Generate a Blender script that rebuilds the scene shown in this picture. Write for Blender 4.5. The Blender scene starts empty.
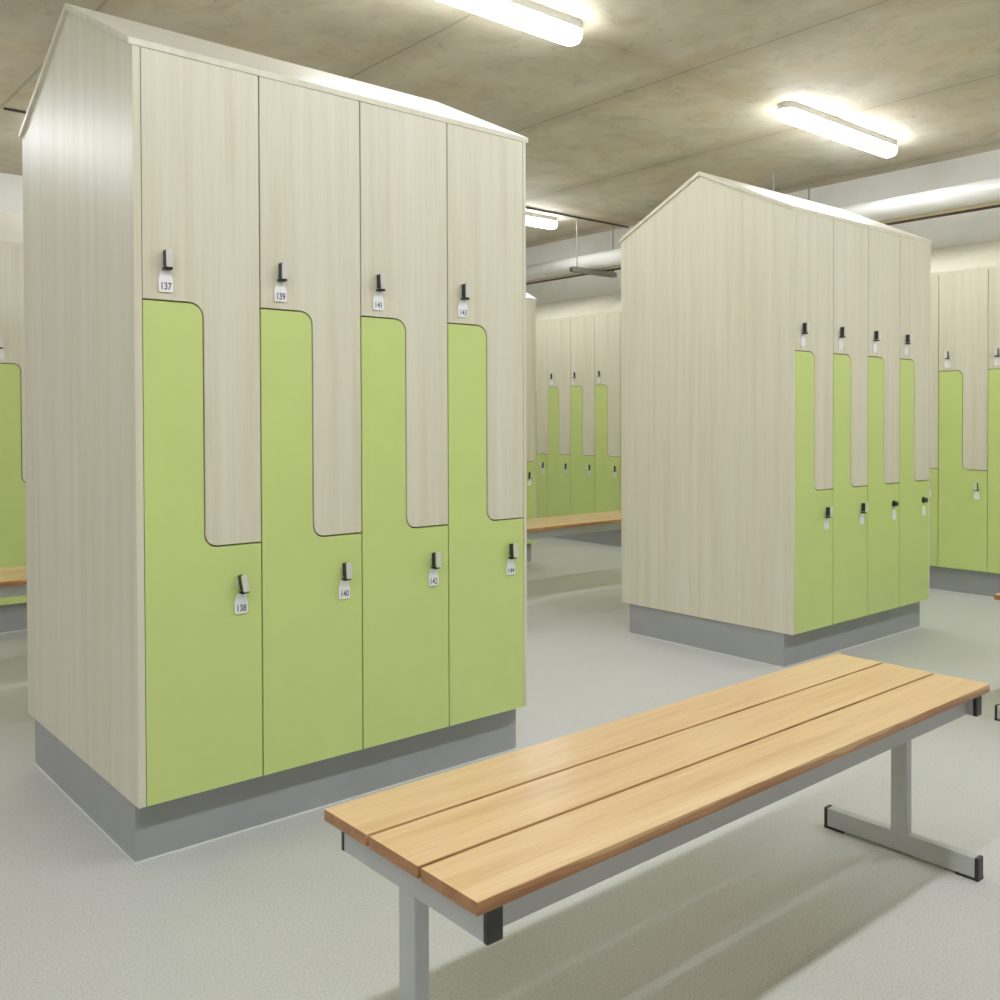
import bpy, bmesh, math, random
from mathutils import Vector, Matrix

random.seed(7)
scene = bpy.context.scene
COL = scene.collection

# ------------------------------------------------------------------ materials
def srgb(r, g, b):
    def f(c):
        c /= 255.0
        return c / 12.92 if c <= 0.04045 else ((c + 0.055) / 1.055) ** 2.4
    return (f(r), f(g), f(b), 1.0)

def new_mat(name):
    m = bpy.data.materials.new(name)
    m.use_nodes = True
    nt = m.node_tree
    b = nt.nodes['Principled BSDF']
    return m, nt, b

def ramp(nt, stops):
    r = nt.nodes.new('ShaderNodeValToRGB')
    e = r.color_ramp.elements
    e[0].position, e[0].color = stops[0]
    e[1].position, e[1].color = stops[-1]
    for p, c in stops[1:-1]:
        n = e.new(p)
        n.color = c
    return r

def coords(nt, scale, rand=0.0):
    tc = nt.nodes.new('ShaderNodeTexCoord')
    mp = nt.nodes.new('ShaderNodeMapping')
    mp.inputs['Scale'].default_value = scale
    nt.links.new(tc.outputs['Object'], mp.inputs['Vector'])
    if rand:
        oi = nt.nodes.new('ShaderNodeObjectInfo')
        mu = nt.nodes.new('ShaderNodeMath'); mu.operation = 'MULTIPLY'
        mu.inputs[1].default_value = rand
        nt.links.new(oi.outputs['Random'], mu.inputs[0])
        nt.links.new(mu.outputs[0], mp.inputs['Location'])
    return mp

def noise(nt, vec, scale, detail=4, rough=0.55):
    n = nt.nodes.new('ShaderNodeTexNoise')
    n.inputs['Scale'].default_value = scale
    n.inputs['Detail'].default_value = detail
    n.inputs['Roughness'].default_value = rough
    nt.links.new(vec.outputs[0], n.inputs['Vector'])
    return n

def mixc(nt, a, b, fac, mode='MIX'):
    m = nt.nodes.new('ShaderNodeMix'); m.data_type = 'RGBA'; m.blend_type = mode
    for sock, v in ((m.inputs[0], fac), (m.inputs[6], a), (m.inputs[7], b)):
        if hasattr(v, 'links') or isinstance(v, bpy.types.NodeSocket):
            nt.links.new(v, sock)
        else:
            sock.default_value = v
    return m.outputs[2]

def plain(name, col, rough=0.5, metal=0.0, var=0.04):
    m, nt, b = new_mat(name)
    mp = coords(nt, (1, 1, 1), 3.0)
    n = noise(nt, mp, 6.0, 3)
    lo = tuple(c * (1 - var) for c in col[:3]) + (1,)
    hi = tuple(min(1, c * (1 + var)) for c in col[:3]) + (1,)
    r = ramp(nt, [(0.3, lo), (0.7, hi)])
    nt.links.new(n.outputs['Fac'], r.inputs[0])
    nt.links.new(r.outputs[0], b.inputs['Base Color'])
    b.inputs['Roughness'].default_value = rough
    b.inputs['Metallic'].default_value = metal
    return m

def laminate(name):
    m, nt, b = new_mat(name)
    mp = coords(nt, (26, 26, 0.9), 9.0)
    n1 = noise(nt, mp, 1.0, 5, 0.6)
    r1 = ramp(nt, [(0.30, srgb(213, 206, 182)), (0.5, srgb(220, 215, 194)), (0.72, srgb(225, 222, 205))])
    nt.links.new(n1.outputs['Fac'], r1.inputs[0])
    mp2 = coords(nt, (160, 160, 3.0), 9.0)
    n2 = noise(nt, mp2, 1.0, 3, 0.6)
    r2 = ramp(nt, [(0.36, (0.95, 0.945, 0.93, 1)), (0.56, (1, 1, 1, 1))])
    nt.links.new(n2.outputs['Fac'], r2.inputs[0])
    c = mixc(nt, r1.outputs[0], r2.outputs[0], 0.75, 'MULTIPLY')
    nt.links.new(c, b.inputs['Base Color'])
    b.inputs['Roughness'].default_value = 0.38
    return m

def oak(name, a, mid, c, rough=0.3):
    m, nt, b = new_mat(name)
    mp = coords(nt, (1.3, 26, 40), 7.0)
    n1 = noise(nt, mp, 1.0, 6, 0.62)
    n1.inputs['Distortion'].default_value = 0.5
    r1 = ramp(nt, [(0.28, a), (0.5, mid), (0.72, c)])
    nt.links.new(n1.outputs['Fac'], r1.inputs[0])
    mp2 = coords(nt, (9, 240, 240), 7.0)
    n2 = noise(nt, mp2, 1.0, 2, 0.5)
    r2 = ramp(nt, [(0.34, (0.80, 0.72, 0.62, 1)), (0.5, (1, 1, 1, 1))])
    nt.links.new(n2.outputs['Fac'], r2.inputs[0])
    col = mixc(nt, r1.outputs[0], r2.outputs[0], 0.45, 'MULTIPLY')
    nt.links.new(col, b.inputs['Base Color'])
    b.inputs['Roughness'].default_value = rough
    return m

def floor_mat():
    m, nt, b = new_mat('speckled grey vinyl')
    mp = coords(nt, (1, 1, 1))
    n1 = noise(nt, mp, 190, 3, 0.8)
    r1 = ramp(nt, [(0.32, srgb(172, 173, 169)), (0.46, srgb(196, 197, 197)), (0.62, srgb(206, 207, 208)), (0.75, srgb(219, 220, 221))])
    nt.links.new(n1.outputs['Fac'], r1.inputs[0])
    n3 = noise(nt, mp, 1.7, 3)
    r3 = ramp(nt, [(0.3, (0.95, 0.95, 0.94, 1)), (0.7, (1, 1, 1, 1))])
    nt.links.new(n3.outputs['Fac'], r3.inputs[0])
    v = nt.nodes.new('ShaderNodeTexVoronoi'); v.inputs['Scale'].default_value = 55
    nt.links.new(mp.outputs[0], v.inputs['Vector'])
    rv = ramp(nt, [(0.05, (0.62, 0.61, 0.55, 1)), (0.11, (1, 1, 1, 1))])
    nt.links.new(v.outputs['Distance'], rv.inputs[0])
    c = mixc(nt, r1.outputs[0], r3.outputs[0], 1.0, 'MULTIPLY')
    c = mixc(nt, c, rv.outputs[0], 0.45, 'MULTIPLY')
    nt.links.new(c, b.inputs['Base Color'])
    b.inputs['Roughness'].default_value = 0.42
    return m

def ceiling_mat():
    m, nt, b = new_mat('board-marked concrete')
    mp = coords(nt, (1, 1, 1))
    n1 = noise(nt, mp, 0.9, 6, 0.6)
    r1 = ramp(nt, [(0.25, srgb(184, 177, 155)), (0.5, srgb(201, 195, 175)), (0.75, srgb(216, 212, 197))])
    nt.links.new(n1.outputs['Fac'], r1.inputs[0])
    n2 = noise(nt, mp, 3.5, 8, 0.68)
    n2.inputs['Distortion'].default_value = 1.2
    r2 = ramp(nt, [(0.30, (0.70, 0.67, 0.60, 1)), (0.52, (0.97, 0.96, 0.94, 1)), (0.7, (1.0, 1.0, 1.0, 1))])
    nt.links.new(n2.outputs['Fac'], r2.inputs[0])
    c = mixc(nt, r1.outputs[0], r2.outputs[0], 0.8, 'MULTIPLY')
    n4 = noise(nt, mp, 1.6, 4, 0.6)
    r4 = ramp(nt, [(0.38, (0.90, 0.90, 0.88, 1)), (0.5, (1, 1, 1, 1)), (0.64, (1.02, 0.95, 0.87, 1))])
    nt.links.new(n4.outputs['Fac'], r4.inputs[0])
    c = mixc(nt, c, r4.outputs[0], 1.0, 'MULTIPLY')
    n5 = noise(nt, mp, 11.0, 5, 0.7)
    r5 = ramp(nt, [(0.30, (0.70, 0.67, 0.6, 1)), (0.40, (1, 1, 1, 1))])
    nt.links.new(n5.outputs['Fac'], r5.inputs[0])
    c = mixc(nt, c, r5.outputs[0], 0.8, 'MULTIPLY')
    # formwork joints every 1.21 m in x and 2.42 m in y
    sep = nt.nodes.new('ShaderNodeSeparateXYZ')
    nt.links.new(mp.outputs[0], sep.inputs[0])
    wob = noise(nt, mp, 5.0, 3)
    def joint(axis, off, pitch, width):
        def M(op, a, bb):
            k = nt.nodes.new('ShaderNodeMath'); k.operation = op
            for i, v in ((0, a), (1, bb)):
                if isinstance(v, (int, float)): k.inputs[i].default_value = v
                else: nt.links.new(v, k.inputs[i])
            return k.outputs[0]
        w = M('MULTIPLY', M('SUBTRACT', wob.outputs['Fac'], 0.5), 0.02)
        s = M('ADD', M('ADD', sep.outputs[axis], w), 20 * pitch - off)
        f = M('MODULO', s, pitch)
        d = M('MINIMUM', f, M('SUBTRACT', pitch, f))
        return d, M
    d1, M = joint(0, 2.50, 1.21, 0)
    d2, M = joint(1, 0.55, 2.42, 0)
    for d, w, dark in ((d1, 0.012, 0.55), (d2, 0.010, 0.93), (d1, 0.16, 0.76), (d2, 0.12, 0.88)):
        fac = M('DIVIDE', d, w)
        rr = ramp(nt, [(0.25, (dark, dark * .97, dark * .9, 1)), (1.0, (1, 1, 1, 1))])
        nt.links.new(fac, rr.inputs[0])
        c = mixc(nt, c, rr.outputs[0], M('ADD', M('MULTIPLY', n2.outputs['Fac'], 1.2), 0.1), 'MULTIPLY')
    nt.links.new(c, b.inputs['Base Color'])
    b.inputs['Roughness'].default_value = 0.7
    bp = nt.nodes.new('ShaderNodeBump'); bp.inputs['Strength'].default_value = 0.15
    nt.links.new(n2.outputs['Fac'], bp.inputs['Height'])
    nt.links.new(bp.outputs[0], b.inputs['Normal'])
    return m

def emit_mat(name, col, strength):
    m, nt, b = new_mat(name)
    mp = coords(nt, (1, 1, 1))
    n = noise(nt, mp, 2.0, 1)
    r = ramp(nt, [(0.0, col), (1.0, col)])
    nt.links.new(n.outputs['Fac'], r.inputs[0])
    nt.links.new(r.outputs[0], b.inputs['Emission Color'])
    b.inputs['Emission Strength'].default_value = strength
    b.inputs['Base Color'].default_value = (0.9, 0.9, 0.9, 1)
    return m

LAM = laminate('pale ash laminate')
GREEN = plain('lime green laminate', srgb(198, 218, 130), 0.36, 0, 0.02)
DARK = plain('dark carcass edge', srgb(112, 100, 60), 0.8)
PLINTH = plain('brushed grey plinth', srgb(152, 155, 158), 0.4)
SEAL = plain('white sealant', srgb(225, 226, 222), 0.5)
CHROME = plain('satin chrome', srgb(228, 226, 224), 0.3, 0.3)
BLACK = plain('black plastic', srgb(26, 26, 26), 0.45)
TAG = plain('white plastic tag', srgb(246, 246, 248), 0.4)
ROOF = plain('cream laminate', srgb(236, 232, 220), 0.3, 0, 0.02)
INK = plain('grey violet ink', srgb(88, 86, 108), 0.6)
OAK = oak('varnished oak', srgb(208, 166, 112), srgb(224, 188, 136), srgb(232, 201, 154), 0.28)
OAKEND = oak('oak end grain', srgb(132, 88, 50), srgb(158, 108, 64), srgb(178, 128, 82), 0.4)
def oak_edge():
    m, nt, b = new_mat('oak front edge')
    mp = coords(nt, (1, 1, 1))
    sep = nt.nodes.new('ShaderNodeSeparateXYZ'); nt.links.new(mp.outputs[0], sep.inputs[0])
    mpx = coords(nt, (3.2, 3.2, 12), 4.0)
    n = noise(nt, mpx, 1.0, 3)
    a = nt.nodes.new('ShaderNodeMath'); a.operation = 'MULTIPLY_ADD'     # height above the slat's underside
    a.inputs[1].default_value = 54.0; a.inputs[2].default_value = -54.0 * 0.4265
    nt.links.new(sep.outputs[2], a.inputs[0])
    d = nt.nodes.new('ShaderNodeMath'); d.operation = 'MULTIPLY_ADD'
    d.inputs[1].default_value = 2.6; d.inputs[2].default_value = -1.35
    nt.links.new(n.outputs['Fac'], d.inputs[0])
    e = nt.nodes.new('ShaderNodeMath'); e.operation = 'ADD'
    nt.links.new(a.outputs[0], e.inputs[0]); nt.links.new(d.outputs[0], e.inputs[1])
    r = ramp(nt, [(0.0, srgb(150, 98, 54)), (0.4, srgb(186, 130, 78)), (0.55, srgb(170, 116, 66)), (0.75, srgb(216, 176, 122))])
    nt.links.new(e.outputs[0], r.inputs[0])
    nt.links.new(r.outputs[0], b.inputs['Base Color'])
    b.inputs['Roughness'].default_value = 0.35
    return m
OAKEDGE = oak_edge()
STEEL = plain('grey powder coated steel', srgb(180, 183, 185), 0.4, 0.1)
WHITEWALL = plain('painted wall', srgb(214, 213, 207), 0.7)
FLOOR = floor_mat()
CEIL = ceiling_mat()
HOUSING = plain('white fitting housing', srgb(205, 204, 198), 0.5)
LENS = emit_mat('lit diffuser', (0.965, 0.99, 1.0, 1), 33.5)
DUCTM = plain('white lagged duct', srgb(214, 213, 209), 0.3)
BEIGEP = plain('beige pipe', srgb(196, 186, 160), 0.4)
BROWNP = plain('dark brown pipe', srgb(72, 44, 34), 0.45)
GALV = plain('galvanised strut', srgb(150, 148, 140), 0.45, 0.5)
CONDUIT = plain('dark conduit', srgb(70, 66, 56), 0.6)

# ------------------------------------------------------------------ mesh helpers
def box(bm, x0, x1, y0, y1, z0, z1, bev=0.0):
    vs = [bm.verts.new((x, y, z)) for x in (x0, x1) for y in (y0, y1) for z in (z0, z1)]
    F = [(0, 1, 3, 2), (4, 6, 7, 5), (0, 4, 5, 1), (2, 3, 7, 6), (0, 2, 6, 4), (1, 5, 7, 3)]
    fs = [bm.faces.new([vs[i] for i in f]) for f in F]
    if bev:
        es = set(e for f in fs for e in f.edges)
        bmesh.ops.bevel(bm, geom=list(es), offset=bev, segments=2, affect='EDGES', profile=0.5)

def prism(bm, poly, axis, a, b):
    """extrude a 2-D polygon along axis ('x': poly is (y,z); 'y': poly is (x,z); 'z': poly is (x,y))"""
    def P(p, t):
        return {'x': (t, p[0], p[1]), 'y': (p[0], t, p[1]), 'z': (p[0], p[1], t)}[axis]
    v0 = [bm.verts.new(P(p, a)) for p in poly]
    v1 = [bm.verts.new(P(p, b)) for p in poly]
    n = len(poly)
    bm.faces.new(v0); bm.faces.new(v1[::-1])
    for i in range(n):
        j = (i + 1) % n
        bm.faces.new([v0[i], v1[i], v1[j], v0[j]])

def tube(bm, p0, p1, r, n=20):
    p0, p1 = Vector(p0), Vector(p1)
    d = p1 - p0
    q = d.to_track_quat('Z', 'Y').to_matrix().to_4x4()
    q.translation = (p0 + p1) / 2
    bmesh.ops.create_cone(bm, cap_ends=True, segments=n, radius1=r, radius2=r, depth=d.length, matrix=q)

def fillet(pts, radii, n=6):
    out = []
    k = len(pts)
    for i in range(k):
        r = radii[i]
        p = Vector(pts[i])
        if r <= 0:
            out.append(tuple(p)); continue
        a = (Vector(pts[i - 1]) - p).normalized(); b = (Vector(pts[(i + 1) % k]) - p).normalized()
        c = p + (a + b) * r
        for j in range(n + 1):
            t = j / n * math.pi / 2
            out.append(tuple(c - b * r * math.cos(t) - a * r * math.sin(t)))
    return out

def finish(bm, name, mat, parent=None, smooth=False, loc=None, mats=None):
    bmesh.ops.recalc_face_normals(bm, faces=bm.faces)
    me = bpy.data.meshes.new(name)
    if smooth:
        for f in bm.faces: f.smooth = len(f.verts) == 4
    bm.to_mesh(me); bm.free()
    me.materials.append(mat)
    for m in (mats or []): me.materials.append(m)
    o = bpy.data.objects.new(name, me)
    COL.objects.link(o)
    if parent: o.parent = parent
    if loc: o.location = loc
    return o

def tag(o, label=None, cat=None, group=None, kind=None):
    if label: o['label'] = label
    if cat: o['category'] = cat
    if group: o['group'] = group
    if kind: o['kind'] = kind
    return o

def empty(name, loc, rz=0.0):
    o = bpy.data.objects.new(name, None)
    COL.objects.link(o)
    o.location = loc; o.rotation_euler = (0, 0, rz)
    o.empty_display_size = 0.1
    return o

def copy_tree(o, parent=None):
    kids = list(o.children)
    c = o.copy(); COL.objects.link(c)
    c.parent = parent
    for k in kids: copy_tree(k, c)
    return c

# ------------------------------------------------------------------ dimensions (metres)
CEILZ = 2.75
XB = 5.807            # face of the back wall lockers
WX = 6.30             # back wall
WY = 7.15             # left wall
ZB, ZE, ZR = 0.148, 1.946, 2.184
W, D = 1.225, 0.963
TP = 0.0175
TR = 0.012
ZG, ZW = 1.343, 0.747
Y0 = 2.2396

# ------------------------------------------------------------------ room shell
def shell(name, x0, x1, y0, y1, z0, z1, mat):
    bm = bmesh.new(); box(bm, x0, x1, y0, y1, z0, z1)
    return tag(finish(bm, name, mat), kind='structure')
XF, YR = -3.6, -4.2
shell('floor', XF - .1, WX + .1, YR - .1, WY + .1, -0.1, 0, FLOOR)
shell('ceiling', XF - .1, WX + .1, YR - .1, WY + .1, CEILZ, CEILZ + .1, CEIL)
shell('wall_back', WX, WX + .1, YR, WY, 0, CEILZ, WHITEWALL)
shell('wall_left', XF, WX, WY, WY + .1, 0, CEILZ, WHITEWALL)
shell('wall_right', XF, WX, YR - .1, YR, 0, CEILZ, WHITEWALL)
shell('wall_front', XF - .1, XF, YR, WY, 0, CEILZ, WHITEWALL)

# ------------------------------------------------------------------ locker door pieces (shared meshes), face towards -y
G = 0.0022     # half gap
TD = 0.018     # door thickness
def door_meshes(w):
    xm = w * 0.497
    up = [(G, ZE - .016), (G, ZG + G), (xm + G, ZG + G), (xm + G, ZW + G), (w - G, ZW + G), (w - G, ZE - .016)]
    lo = [(G, ZB), (w - G, ZB), (w - G, ZW - G), (xm - G, ZW - G), (xm - G, ZG - G), (G, ZG - G)]
    up = fillet(up, [0, 0, .037, .030, 0, 0])
    lo = fillet(lo, [0, 0, 0, .034, .033, 0])
    res = []
    for nm, poly, mat in (('upper_door', up, LAM), ('lower_door', lo, GREEN)):
        bm = bmesh.new(); prism(bm, poly, 'y', 0, TD)
        o = finish(bm, nm, mat)
        COL.objects.unlink(o)
        res.append(o)
    return res

def lock_protos():
    # swivel latch: round rose, dark swivel neck, chrome block; local origin at the rose centre on the door face
    bm = bmesh.new()
    tube(bm, (0, 0, 0), (0, -.004, 0), .0105, 20)
    prism(bm, fillet([(-.0072, -.020), (.0072, -.020), (.0072, .024), (-.0072, .024)], [.002, .002, .007, .007], 4), 'y', -.030, -.024)
    a = finish(bm, 'lock', CHROME); a.data.materials.append(BLACK)
    bm2 = bmesh.new(); bm2.from_mesh(a.data)
    n0 = len(bm2.faces)
    box(bm2, -.0072, .0072, -.024, -.004, -.017, .021, .002)
    box(bm2, -.010, .010, -.022, -.003, -.026, -.019, .002)
    for i, f in enumerate(bm2.faces):
        if i >= n0: f.material_index = 1
    bmesh.ops.recalc_face_normals(bm2, faces=bm2.faces)
    bm2.to_mesh(a.data); bm2.free()
    COL.objects.unlink(a)
    # plain knob version (black round knob)
    bm = bmesh.new()
    tube(bm, (0, 0, 0), (0, -.004, 0), .016, 20)
    tube(bm, (0, -.004, 0), (0, -.020, 0), .011, 20)
    k = finish(bm, 'lock', BLACK); COL.objects.unlink(k)
    # hanging tag: shoulders narrower at top
    poly = fillet([(-.0172, -.050), (.0172, -.050), (.0172, -.020), (.010, 0), (-.010, 0), (-.0172, -.020)], [.004, .004, 0, .003, .003, 0], 3)
    bm = bmesh.new(); prism(bm, poly, 'y', -.0045, -.002)
    t = finish(bm, 'number_tag', TAG); COL.objects.unlink(t)
    return a, k, t
LOCK, KNOB, TAGP = lock_protos()

def text_mesh(s):
    cu = bpy.data.curves.new('number', 'FONT')
    cu.body = s; cu.size = 0.0205; cu.offset = 0.0004; cu.align_x = 'CENTER'
    ob = bpy.data.objects.new('number', cu)
    COL.objects.link(ob)
    dg = bpy.context.evaluated_depsgraph_get()
    me = bpy.data.meshes.new_from_object(ob.evaluated_get(dg))
    bpy.data.objects.remove(ob); bpy.data.curves.remove(cu)
    for v in me.vertices:
        v.co = Vector((v.co.x * .9, -0.0052, v.co.y * 1.15))
    me.materials.clear(); me.materials.append(INK)
    me.name = 'number'
    return me

def hang(proto, parent, loc, rot=0.0, name=None):
    o = proto.copy(); COL.objects.link(o)
    o.parent = parent; o.location = loc; o.rotation_euler = (0, rot, 0)
    return o

def fit_doors(root, x, w, meshes, numbers=None, knob=False, tags=True):
    """one column: upper and lower door with lock, tag and number, in root's local space"""
    out = []
    for k, proto in enumerate(meshes):
        d = proto.copy(); COL.objects.link(d); d.parent = root; d.location = (x, 0, 0)
        if k == 1: d['label'] = 'lime green lower door'
        lx, lz = (0.056, 1.440) if k == 0 else (w - 0.058, 0.650)
        rot = random.uniform(-.05, .05)
        if numbers and numbers[k] == 138: rot = -.16
        hang(KNOB if (knob and k == 1) else LOCK, d, (lx, 0, lz), rot)
        if tags:
            tz = lz - .027
            hang(TAGP, d, (lx - .001, 0, tz), random.uniform(-.03, .03))
            if numbers:
                t = bpy.data.objects.new('number', text_mesh(str(numbers[k])))
                COL.objects.link(t); t.parent = d; t.location = (lx - .001, 0, tz - .044)
        out.append(d)
    return out

# ------------------------------------------------------------------ locker islands
WD = (W - TP - TR) / 4
ISL_DOORS = door_meshes(WD)
def make_island(loc, label, numbers=None, knobs=(), group=None):
    r = empty('locker_island', loc)
    tag(r, label, 'lockers', group)
    for xa, tp in ((0.0, TP), (W - TR, TR)):
        bm = bmesh.new()
        prism(bm, [(0, ZB), (D, ZB), (D, ZE - .012), (D / 2, ZR - .014), (0, ZE - .012)], 'x', xa, xa + tp)
        finish(bm, 'end_panel', LAM, r)
    bm = bmesh.new()
    t = .016
    prism(bm, [(-.002, ZE), (D / 2, ZR), (D + .002, ZE), (D + .002, ZE - t), (D / 2, ZR - t - .002), (-.002, ZE - t)], 'x', -.009, W + .009)
    bmesh.ops.recalc_face_normals(bm, faces=bm.faces)
    for f in bm.faces: f.material_index = 1 if (f.normal.z > .2) else 0
    finish(bm, 'roof', LAM, r, mats=[ROOF])
    bm = bmesh.new()
    box(bm, TP, W - TR, TD + .001, D - .019, ZB + .001, ZE - .03)
    finish(bm, 'carcass', DARK, r)
    bm = bmesh.new()
    box(bm, TP, W - TR, D - .018, D, ZB, ZE - .02)
    finish(bm, 'back_panel', LAM, r)
    px, py = .0075, .0464
    bm = bmesh.new()
    box(bm, px, W - px, py, D - py, 0, ZB)
    finish(bm, 'plinth', PLINTH, r)
    bm = bmesh.new()
    s = .005
    box(bm, px - s, W - px + s, py - s, py, 0, .003); box(bm, px - s, W - px + s, D - py, D - py + s, 0, .003)
    box(bm, px - s, px, py, D - py, 0, .003); box(bm, W - px, W - px + s, py, D - py, 0, .003)
    finish(bm, 'sealant_bead', SEAL, r)
    for k in range(4):
        fit_doors(r, TP + k * WD, WD, ISL_DOORS, numbers[k] if numbers else None, k in knobs)
    return r

XL, XR, Y2 = 0.7873, 3.510, 5.165
make_island((XL, Y0, 0), 'large near locker island at left, green and wood doors with tags 137 to 144',
            [(137, 138), (139, 140), (141, 142), (143, 144)])
make_island((XR, Y0, 0), 'gabled locker island at right, wide pale wood end panel facing us', None, (2, 3))
make_island((XL, Y2, 0), 'far locker island behind the left one, a green door strip showing at the left edge')
make_island((XR, Y2, 0), 'far locker island, narrow strip showing between the left island and the distant bench')

# ------------------------------------------------------------------ lockers along the back wall
PW = 0.2903
ROW_DOORS = door_meshes(PW)
bm = bmesh.new(); box(bm, 0.001, PW - .001, TD + .001, .47, ZB, ZE - .02)
CARC = finish(bm, 'carcass', DARK); COL.objects.unlink(CARC)
def back_locker(ytop, label, group=None, locks=True):
    r = empty('locker', (XB, ytop, 0), -math.pi / 2)
    tag(r, label, 'locker', group)
    c = CARC.copy(); COL.objects.link(c); c.parent = r
    fit_doors(r, 0, PW, ROW_DOORS, None)
    return r
vis = {
    6.4692: 'back wall locker, leftmost sliver seen beside the far island strip',
    6.1789: 'back wall locker, first full green and wood column right of the far island strip',
    5.8886: 'back wall locker above the distant bench, middle of the three full columns',
    5.5983: 'back wall locker touching the left edge of the right island end panel',
    2.9855: 'back wall locker, narrow sliver at the right edge of the right island',
    2.6952: 'back wall locker, full column between the right island and the picture edge',
    2.4049: 'back wall locker cut off by the right edge of the picture',
}
for k in range(-6, 15):
    y = round(5.308 - PW * k, 3)
    lab = None
    for yy, l in vis.items():
        if abs(yy - y) < .02: lab = l
    if lab: back_locker(y, lab)
    elif 2.99 < y < 5.4:
        back_locker(y, 'back wall locker hidden behind the gabled right island', 'lockers hidden behind the right island')
    elif y > 6.5:
        back_locker(y, 'back wall locker hidden behind the left islands', 'lockers hidden behind the left islands')
    else:
        back_locker(y, 'back wall locker beyond the right edge of the picture', 'lockers beyond the right edge')
ya, yb = 5.308 - PW * 15 + 0.0, 5.308 + PW * 6
bm = bmesh.new(); box(bm, XB + .046, XB + .42, ya, yb, 0, ZB)
tag(finish(bm, 'plinth', PLINTH), 'grey plinth running under the back wall lockers', 'plinth')
bm = bmesh.new()
prism(bm, [(XB - .002, ZE - .016), (XB - .002, ZE), (WX - .003, ZR), (WX - .003, ZR - .02)], 'y', ya, yb)
bm.verts.ensure_lookup_table()
for v in bm.verts: v.co = Vector((v.co.x, v.co.y, v.co.z))
tag(finish(bm, 'sloping_top', LAM), 'pale wood sloping top over the back wall lockers', 'locker top')

# ------------------------------------------------------------------ benches
BL, BW, BH = 1.519, 0.384, 0.445
def bench_slat(a, b):
    bm = bmesh.new(); box(bm, 0, BL, a, b, BH - .0185, BH, .0012)
    bmesh.ops.recalc_face_normals(bm, faces=bm.faces)
    for f in bm.faces:
        if abs(f.normal.x) > .8: f.material_index = 1
        elif abs(f.normal.y) > .8: f.material_index = 2
    return bm
def make_bench(loc, label, group=None):
    r = empty('bench', loc)
    tag(r, label, 'bench', group)
    gap = .007; sw = (BW - 2 * gap) / 3
    for k in range(3):
        a = k * (sw + gap)
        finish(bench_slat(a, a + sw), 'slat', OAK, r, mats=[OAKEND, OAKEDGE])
    zt = BH - .0186
    zr = zt - .049
    xs = (.024, BL - .024 - .026)
    for xa in xs:
        bm = bmesh.new(); box(bm, xa, xa + .026, .017, BW - .020, zr, zt, .0015)
        cb = finish(bm, 'crossbar', STEEL, r)
        for s in (0, 1):
            y = (.008, .017) if s == 0 else (BW - .020, BW - .012)
            bm = bmesh.new(); box(bm, xa - .0006, xa + .0266, y[0], y[1], zr - .0006, zt, .0015)
            tag(finish(bm, 'end_cap', BLACK, cb), 'black plastic end cap')
        bm = bmesh.new(); box(bm, xa, xa + .026, BW / 2 - .020, BW / 2 + .020, .050, zr + .0005, .0015)
        finish(bm, 'post', STEEL, r)
        bm = bmesh.new(); box(bm, xa, xa + .026, .012, BW - .002, .006, .052, .0015)
        ft = finish(bm, 'foot', STEEL, r)
        for s in (0, 1):
            y0_, y1_ = (.003, .012) if s == 0 else (BW - .002, BW + .007)
            g0, g1 = (.003, .055) if s == 0 else (BW - .045, BW + .007)
            bm = bmesh.new()
            box(bm, xa - .0008, xa + .0268, y0_, y1_, .003, .0528, .002)
            box(bm, xa - .0004, xa + .0264, g0, g1, 0, .0065)
            tag(finish(bm, 'foot_cap', BLACK, ft), 'black plastic foot cap')
    for yy in (.030, BW - .056):
        bm = bmesh.new(); box(bm, xs[0] + .026, xs[1], yy, yy + .026, zr, zt - .0005, .001)
        finish(bm, 'rail', STEEL, r)
    return r
XBN = 0.752
make_bench((XBN, 0.933, 0), 'oak slatted bench on grey steel frame in the foreground')
make_bench((3.438, 1.016, 0), 'oak slatted bench entering at the right edge, only its end showing')
make_bench((3.46, 3.955, 0), 'distant oak bench in the gap between the left and right islands')
make_bench((XBN - .1, 3.99, 0), 'distant oak bench behind the left island, at the left edge')

# ------------------------------------------------------------------ ceiling lights
def light_protos():
    Lh = 1.20
    def capsule(hw, zfun, n):
        pass
    # housing: long tray with rounded ends
    def stadium(hw, half, n=8):
        pts = []
        for i in range(n + 1):
            t = -math.pi / 2 + math.pi * i / n
            pts.append((half - hw + hw * math.cos(t), hw * math.sin(t)))
        for i in range(n + 1):
            t = math.pi / 2 + math.pi * i / n
            pts.append((-half + hw + hw * math.cos(t), hw * math.sin(t)))
        return pts
    bm = bmesh.new()
    prism(bm, stadium(.049, Lh / 2 - .002), 'z', -.034, 0)
    h = finish(bm, 'housing', HOUSING); COL.objects.unlink(h)
    bm = bmesh.new()
    rings = []
    for hw, half, z in ((.0485, Lh / 2 - .003, -.0342), (.0505, Lh / 2 - .001, -.044), (.050, Lh / 2 - .002, -.062), (.042, Lh / 2 - .012, -.080), (.024, Lh / 2 - .032, -.089)):
        rings.append([bm.verts.new((x, y, z)) for x, y in stadium(hw, half)])
    bm.faces.new(rings[0])
    for a, b in zip(rings, rings[1:]):
        for i in range(len(a)):
            j = (i + 1) % len(a)
            bm.faces.new([a[i], b[i], b[j], a[j]])
    bm.faces.new(rings[-1][::-1])
    d = finish(bm, 'diffuser', LENS, smooth=True); COL.objects.unlink(d)
    return h, d
LP = light_protos()
def batten(x, y, label, group=None):
    r = empty('batten_light', (x, y, CEILZ))
    tag(r, label, 'ceiling light', group)
    for p in LP:
        o = p.copy(); COL.objects.link(o); o.parent = r
LY = 2.915
batten(2.33, LY, 'lit batten light over the left island, cut by the top edge')
batten(5.06, LY, 'lit batten light on the concrete ceiling above the right island')
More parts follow.
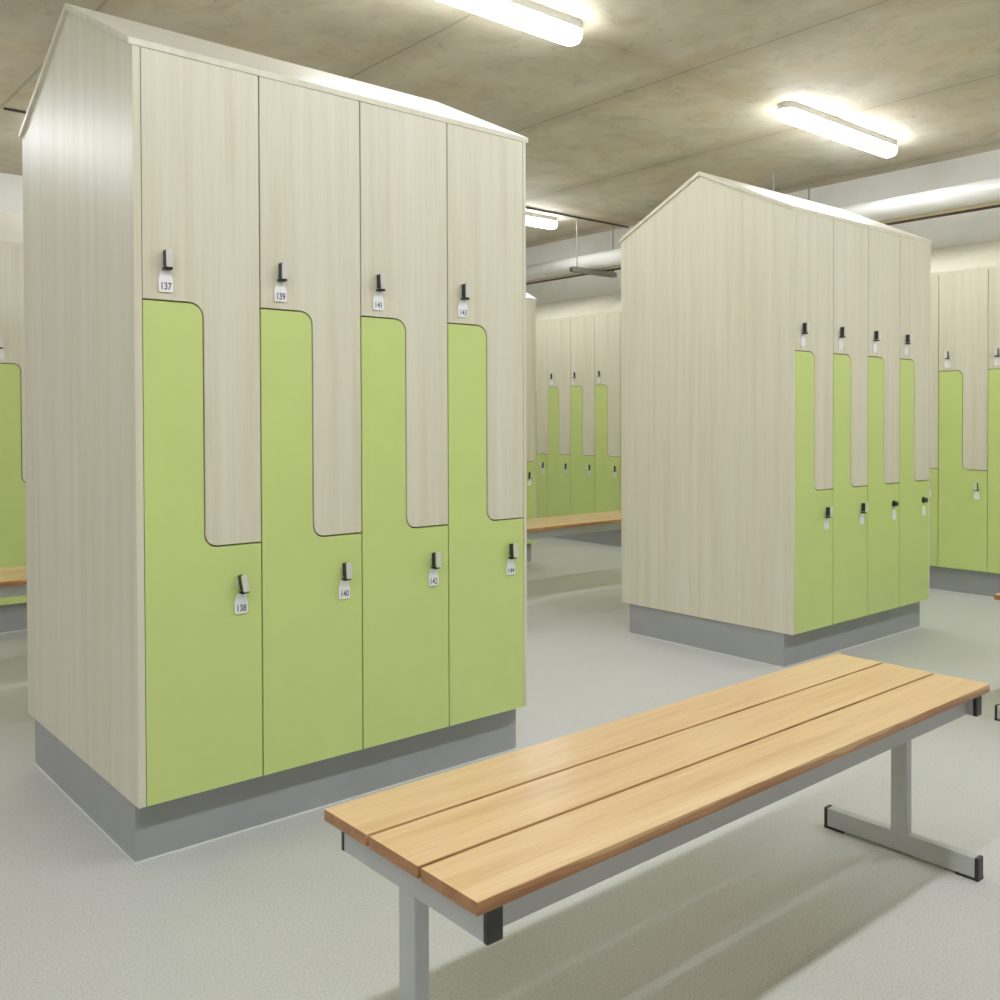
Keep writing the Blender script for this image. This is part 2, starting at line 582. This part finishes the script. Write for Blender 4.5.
batten(4.98, 5.83, 'far lit batten light half hidden behind the left island top')
for x, y in ((-1.35, LY), (-1.77, .55), (-.40, .55), (.97, .55), (2.33, .55), (3.70, .55), (5.06, .55), (2.25, 5.83), (-.40, 5.83)):  # front row holds extra in-between battens, added to strengthen its light and the bench shadow
    batten(x, y, 'lit batten light outside the picture, from the lamp grid or added for brightness', 'ceiling lights outside the picture')

# ------------------------------------------------------------------ services under the ceiling
ys, ye = YR + .02, WY - .02
def run(name, x, z, r, mat, label, cat, n=24):
    bm = bmesh.new(); tube(bm, (x, ys, z), (x, ye, z), r, n)
    return tag(finish(bm, name, mat, smooth=True), label, cat)
run('duct', 5.88, 2.404, .066, DUCTM, 'round white lagged duct hanging along the back wall', 'duct', 32)
run('pipe', 5.985, 2.362, .025, BEIGEP, 'beige pipe beside the white duct along the back wall', 'pipe')
run('pipe', 6.070, 2.355, .018, BROWNP, 'dark brown pipe under the white duct along the back wall', 'pipe')
def hanger(y, label):
    r = empty('pipe_hanger', (5.9, y, 2.336)); tag(r, label, 'pipe hanger')
    bm = bmesh.new()
    x0, x1 = -.27, .27
    box(bm, x0, x1, -.0205, .0205, -.003, 0); box(bm, x0, x1, -.0205, -.0175, -.041, -.003); box(bm, x0, x1, .0175, .0205, -.041, -.003)
    finish(bm, 'strut', GALV, r)
    for x in (-.20, .13):
        bm = bmesh.new(); tube(bm, (x if x < 0 else .245, 0, 0), (x if x < 0 else .245, 0, CEILZ - 2.336), .005, 10)
        rd = finish(bm, 'threaded_rod', GALV, r)
        bm = bmesh.new(); tube(bm, (x if x < 0 else .245, 0, 0), (x if x < 0 else .245, 0, .012), .012, 6)
        finish(bm, 'nut', GALV, rd)
    return r
hanger(5.70, 'galvanised strut hanger on rods between the two islands')
hanger(3.79, 'strut hanger whose rods show above the right island roof')
bm = bmesh.new(); tube(bm, (1.30, 5.655, CEILZ - .007), (WX - .01, 5.655, CEILZ - .007), .007, 10)
tag(finish(bm, 'conduit', CONDUIT, smooth=True), 'thin dark conduit fixed across the ceiling', 'conduit')

for o in list(bpy.data.objects):          # the unplaced masters of copied pieces
    if not o.users_collection: bpy.data.objects.remove(o)

# ------------------------------------------------------------------ camera
cam = bpy.data.cameras.new('camera')
co = bpy.data.objects.new('camera', cam)
COL.objects.link(co)
cam.sensor_fit = 'HORIZONTAL'; cam.sensor_width = 36
cam.lens = 950.72 / 1000 * 36
cam.shift_x = 0.0; cam.shift_y = -0.0673
cam.clip_start = 0.02
yaw, pitch, roll = .7042, -.014, -.0033
c, s = math.cos(yaw), math.sin(yaw)
fw = Vector((s, c, 0)); rt = Vector((c, -s, 0)); up = Vector((0, 0, 1))
cp, sp = math.cos(pitch), math.sin(pitch)
fw2 = fw * cp + up * sp; up2 = up * cp - fw * sp
cr, sr = math.cos(roll), math.sin(roll)
rt3 = rt * cr + up2 * sr; up3 = up2 * cr - rt * sr
M = Matrix((rt3, up3, -fw2)).transposed().to_4x4()
M.translation = Vector((0, 0, 1.058))
co.matrix_world = M
scene.camera = co

# ------------------------------------------------------------------ world and colour management
w = bpy.data.worlds.new('world'); scene.world = w
w.use_nodes = True
w.node_tree.nodes['Background'].inputs[0].default_value = (0.5, 0.5, 0.48, 1)
w.node_tree.nodes['Background'].inputs[1].default_value = 0.1
scene.view_settings.view_transform = 'Standard'
scene.view_settings.look = 'None'
scene.view_settings.exposure = 0.0
scene.view_settings.gamma = 1.14
scene.cycles.max_bounces = 10
scene.cycles.diffuse_bounces = 8
scene.cycles.use_denoising = True
scene.cycles.sample_clamp_indirect = 6.0
